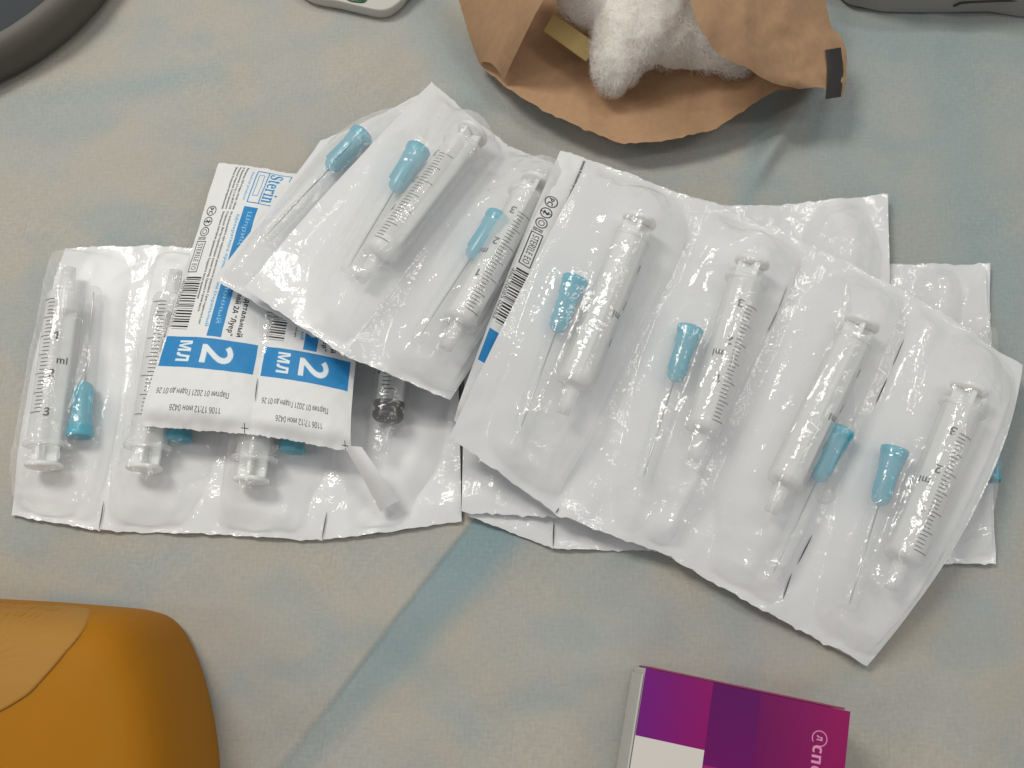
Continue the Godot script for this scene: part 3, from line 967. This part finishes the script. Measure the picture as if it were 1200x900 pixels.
		best.append(Vector3(q.x, q.y + hh * 0.001, q.z))
	obj("container_lid", sheet(140, 9, best, PackedVector2Array(lm.surface_get_arrays(0)[Mesh.ARRAY_TEX_UV])), mat(Color(0.42, 0.21, 0.045), 0.6, {"metallic_specular": 0.3}), can)
	# dark dish
	var e0 := W(0, 104)
	var e1 := W(72, 62)
	var e2 := W(133, 0)
	var m0 := e1 - e0
	var m1 := e2 - e0
	var dd := 2.0 * (m0.x * m1.z - m0.z * m1.x)
	var dc := e0 + Vector3(m1.z * m0.length_squared() - m0.z * m1.length_squared(), 0, m0.x * m1.length_squared() - m1.x * m0.length_squared()) / dd
	var dr := dc.distance_to(e0) * 1000.0
	var dish := thing("dark_dish", "dark grey round dish cut off by the top left corner", "dish", Transform3D(Basis(Vector3(1, 0, 0), PI / 2), dc))
	obj("dish_wall", lathe([[0.0, 0.4], [dr - 3.0, 0.4], [dr - 0.8, 1.6], [dr, 5.0], [dr, 9.0], [dr - 1.2, 12.0], [dr - 3.5, 13.6], [dr - 6.0, 14.0]], 72), mat(Color(0.085, 0.075, 0.062), 0.5), dish)
	obj("dish_inner", lathe([[dr - 6.0, 14.0], [dr - 7.0, 13.2], [dr - 9.0, 11.0], [dr - 11.0, 7.0], [0.0, 6.0]], 72), mat(Color(0.055, 0.062, 0.068), 0.5), dish)
	# white device at the top
	var dv := [[300, -70], [355, -8], [400, 4], [438, 13], [450, 14], [461, 10], [474, -2], [505, -70]]
	var dev := thing("white_device", "white plastic device with rounded corner and green window, top edge", "device")
	obj("casing", moulded(dv, 4.0, [[0.03, 0.4], [0.01, 1.6], [0.0, 3.0], [0.0, 4.0], [0.008, 4.7], [0.03, 5.0], [1.0, 5.2]], W(410, -40, 4)), mat(Color(0.55, 0.53, 0.49), 0.4), dev)
	obj("green_window", moulded([[396, -40], [404, -4], [409, 1], [420, 3], [428, 2], [432, -6], [432, -40]], 5.2, [[0.0, 5.0], [0.0, 5.4], [0.06, 5.5], [1.0, 5.5]], W(415, -20, 5)), mat(Color(0.02, 0.09, 0.045), 0.25), dev)
	# pale case in the top right corner
	var pc := [[940, -80], [992, -4], [1010, 2], [1040, 8], [1100, 9], [1160, 8], [1240, 10], [1300, -80]]
	var case := thing("grey_case", "pale grey plastic case cut off by the top right edge", "case")
	obj("case_body", moulded(pc, 3.0, [[0.01, 0.4], [0.0, 3.0], [0.0, 18.0], [0.01, 20.5], [0.04, 22.0], [1.0, 22.6]], W(1110, -60, 3)), mat(Color(0.30, 0.28, 0.265), 0.5), case)
	obj("case_seam", patch(12, 1, patch_points(curve([[1116, 6, 4], [1124, 2, 6], [1160, 0, 7], [1240, -3, 7]]), curve([[1118, 8.5, 4], [1126, 5, 6], [1160, 3, 7], [1240, 0, 7]]), 12, 1, 0, 0)), M.slit, case)

func grad(a: float, b: float) -> Gradient:
	var g := Gradient.new()
	g.set_color(0, Color(a, a, a))
	g.set_color(1, Color(b, b, b))
	return g

func cotton() -> void:
	var lumps := [[762, 6, 20, 16, 12, 13, 0.0], [737, 42, 19, 9.0, 11, 9, 0.5], [724, 66, 17, 6.0, 8.5, 7, 0.45], [715, 84, 15, 3.2, 5.5, 4.5, 0.3], [790, 36, 17, 14, 10, 11, 0.1], [828, 46, 15, 12, 9, 9, -0.4], [856, 64, 13, 7.5, 6, 6, -0.4], [702, -4, 20, 12, 9, 10, 0.2], [800, -14, 24, 18, 13, 14, 0.0], [752, 26, 20, 13, 11, 11, 0.0], [686, -20, 18, 10, 8, 9, 0.0], [846, 30, 16, 10, 9, 8, 0.0]]
	var nz := FastNoiseLite.new()
	nz.noise_type = FastNoiseLite.TYPE_SIMPLEX_SMOOTH
	nz.frequency = 0.09
	nz.fractal_octaves = 3
	nz.fractal_gain = 0.45
	nz.seed = 12
	var st := SurfaceTool.new()
	st.begin(Mesh.PRIMITIVE_TRIANGLES)
	st.set_smooth_group(1)
	var fz := SurfaceTool.new()
	fz.begin(Mesh.PRIMITIVE_TRIANGLES)
	fz.set_smooth_group(-1)
	blended(st, lumps, nz)
	for l in lumps:
		var c := W(l[0], l[1], l[2]) * 1000.0
		var b := Basis(Vector3.UP, l[6])
		for k in 2200:
			# a loose fibre: a thin ribbon that leaves the wad, bends and comes back
			var th := acos(rng.randf_range(-0.5, 1.0))
			var ph := rng.randf() * TAU
			var d := Vector3(sin(th) * cos(ph), cos(th), sin(th) * sin(ph))
			var q: Vector3 = c + b * (d * Vector3(l[3], l[5], l[4]))
			q += d * (2.2 * nz.get_noise_3dv(q * 0.55) + 0.1)
			var tv := d.cross(Vector3(rng.randfn(), rng.randfn(), rng.randfn())).normalized()
			var sv := tv.cross(d)
			var len := rng.randf_range(2.0, 9.0)
			var up := rng.randf_range(0.2, 2.6)
			var bend := rng.randf_range(-1.2, 1.2)
			var pts := []
			for j in 5:
				var fr := j / 4.0
				pts.append(q + tv * (fr - 0.5) * len + d * (up * 4.0 * fr * (1.0 - fr) + rng.randf_range(-0.15, 0.15) - (fr - 0.5) * (fr - 0.5) * len * 0.25) + sv * bend * fr * fr)
			for j in 4:
				var a0: Vector3 = pts[j] - sv * 0.034
				var a1: Vector3 = pts[j] + sv * 0.034
				var b0: Vector3 = pts[j + 1] - sv * 0.034
				var b1: Vector3 = pts[j + 1] + sv * 0.034
				for v in [a0, b0, a1, a1, b0, b1]: fz.add_vertex(v * 0.001)
	st.index()
	st.generate_normals()
	fz.generate_normals()
	var wool := thing("cotton_wool", "fluffy wad of white cotton wool in the brown paper bag", "cotton wool")
	var m := mat(Color(0.84, 0.80, 0.75), 0.95, {"rim_enabled": true, "rim": 0.6, "subsurf_scatter_enabled": true, "subsurf_scatter_strength": 0.25})
	m.metallic_specular = 0.1
	obj("wad", st.commit(), m, wool)
	var fb := obj("loose_fibres", fz.commit(), mat(Color(0.88, 0.84, 0.80), 0.9, {"backlight_enabled": true, "backlight": Color(0.7, 0.7, 0.7)}), wool)
	tag(fb, "", "", "", "stuff")

# surface nets round soft-joined ellipsoids
func blended(st: SurfaceTool, lumps: Array, nz: FastNoiseLite) -> void:
	var cell := 0.85
	var lo := Vector3(1e9, 1e9, 1e9)
	var hi := -lo
	var balls := []
	for l in lumps:
		var c := W(l[0], l[1], l[2]) * 1000.0
		var m := maxf(l[3], maxf(l[4], l[5])) + 3.0
		lo = lo.min(c - Vector3.ONE * m)
		hi = hi.max(c + Vector3.ONE * m)
		balls.append([c, Basis(Vector3.UP, -l[6]), Vector3(l[3], l[5], l[4])])
	var n := Vector3i(((hi - lo) / cell).ceil())
	var f := PackedFloat32Array()
	f.resize((n.x + 1) * (n.y + 1) * (n.z + 1))
	var k := 0
	for z in n.z + 1:
		for y in n.y + 1:
			for x in n.x + 1:
				var q := lo + Vector3(x, y, z) * cell
				var d := 1e3
				for bl in balls:
					var o: Vector3 = bl[1] * (q - bl[0])
					var e: float = ((o / bl[2]).length() - 1.0) * minf(bl[2].x, bl[2].z)
					if e < d + 4.0:
						var w := clampf(0.5 + 0.5 * (e - d) / 3.5, 0, 1)
						d = lerpf(e, d, w) - 3.5 * w * (1.0 - w)
				if absf(d) < 4.0: d -= 2.2 * nz.get_noise_3dv(q * 0.55) + 0.7 * nz.get_noise_3dv(q * 1.7 + Vector3(50, 0, 0))
				f[k] = d
				k += 1
	var sx := 1
	var sy := n.x + 1
	var sz := (n.x + 1) * (n.y + 1)
	var at := {}
	for z in n.z:
		for y in n.y:
			for x in n.x:
				var b := x + y * sy + z * sz
				var s := Vector3()
				var cnt := 0
				var inside := 0
				for c in 8:
					if f[b + (c & 1) + ((c >> 1) & 1) * sy + (c >> 2) * sz] < 0.0: inside += 1
				if inside == 0 or inside == 8: continue
				for e in [[0, 1], [2, 3], [4, 5], [6, 7], [0, 2], [1, 3], [4, 6], [5, 7], [0, 4], [1, 5], [2, 6], [3, 7]]:
					var a0 := Vector3(e[0] & 1, (e[0] >> 1) & 1, e[0] >> 2)
					var a1 := Vector3(e[1] & 1, (e[1] >> 1) & 1, e[1] >> 2)
					var f0 := f[b + int(a0.x) + int(a0.y) * sy + int(a0.z) * sz]
					var f1 := f[b + int(a1.x) + int(a1.y) * sy + int(a1.z) * sz]
					if (f0 < 0.0) != (f1 < 0.0):
						s += a0.lerp(a1, f0 / (f0 - f1))
						cnt += 1
				at[b] = (lo + (Vector3(x, y, z) + s / cnt) * cell) * 0.001
	var steps := [sx, sy, sz]
	for b in at:
		for ax in 3:
			var u: int = steps[(ax + 1) % 3]
			var v: int = steps[(ax + 2) % 3]
			var i0: bool = f[b] < 0.0
			var i1: bool = f[b + steps[ax]] < 0.0
			if i0 != i1 and at.has(b - u) and at.has(b - v) and at.has(b - u - v):
				var q := [at[b], at[b - u], at[b - u - v], at[b - v]]
				if i0: q.reverse()
				for t in [0, 1, 2, 0, 2, 3]: st.add_vertex(q[t])
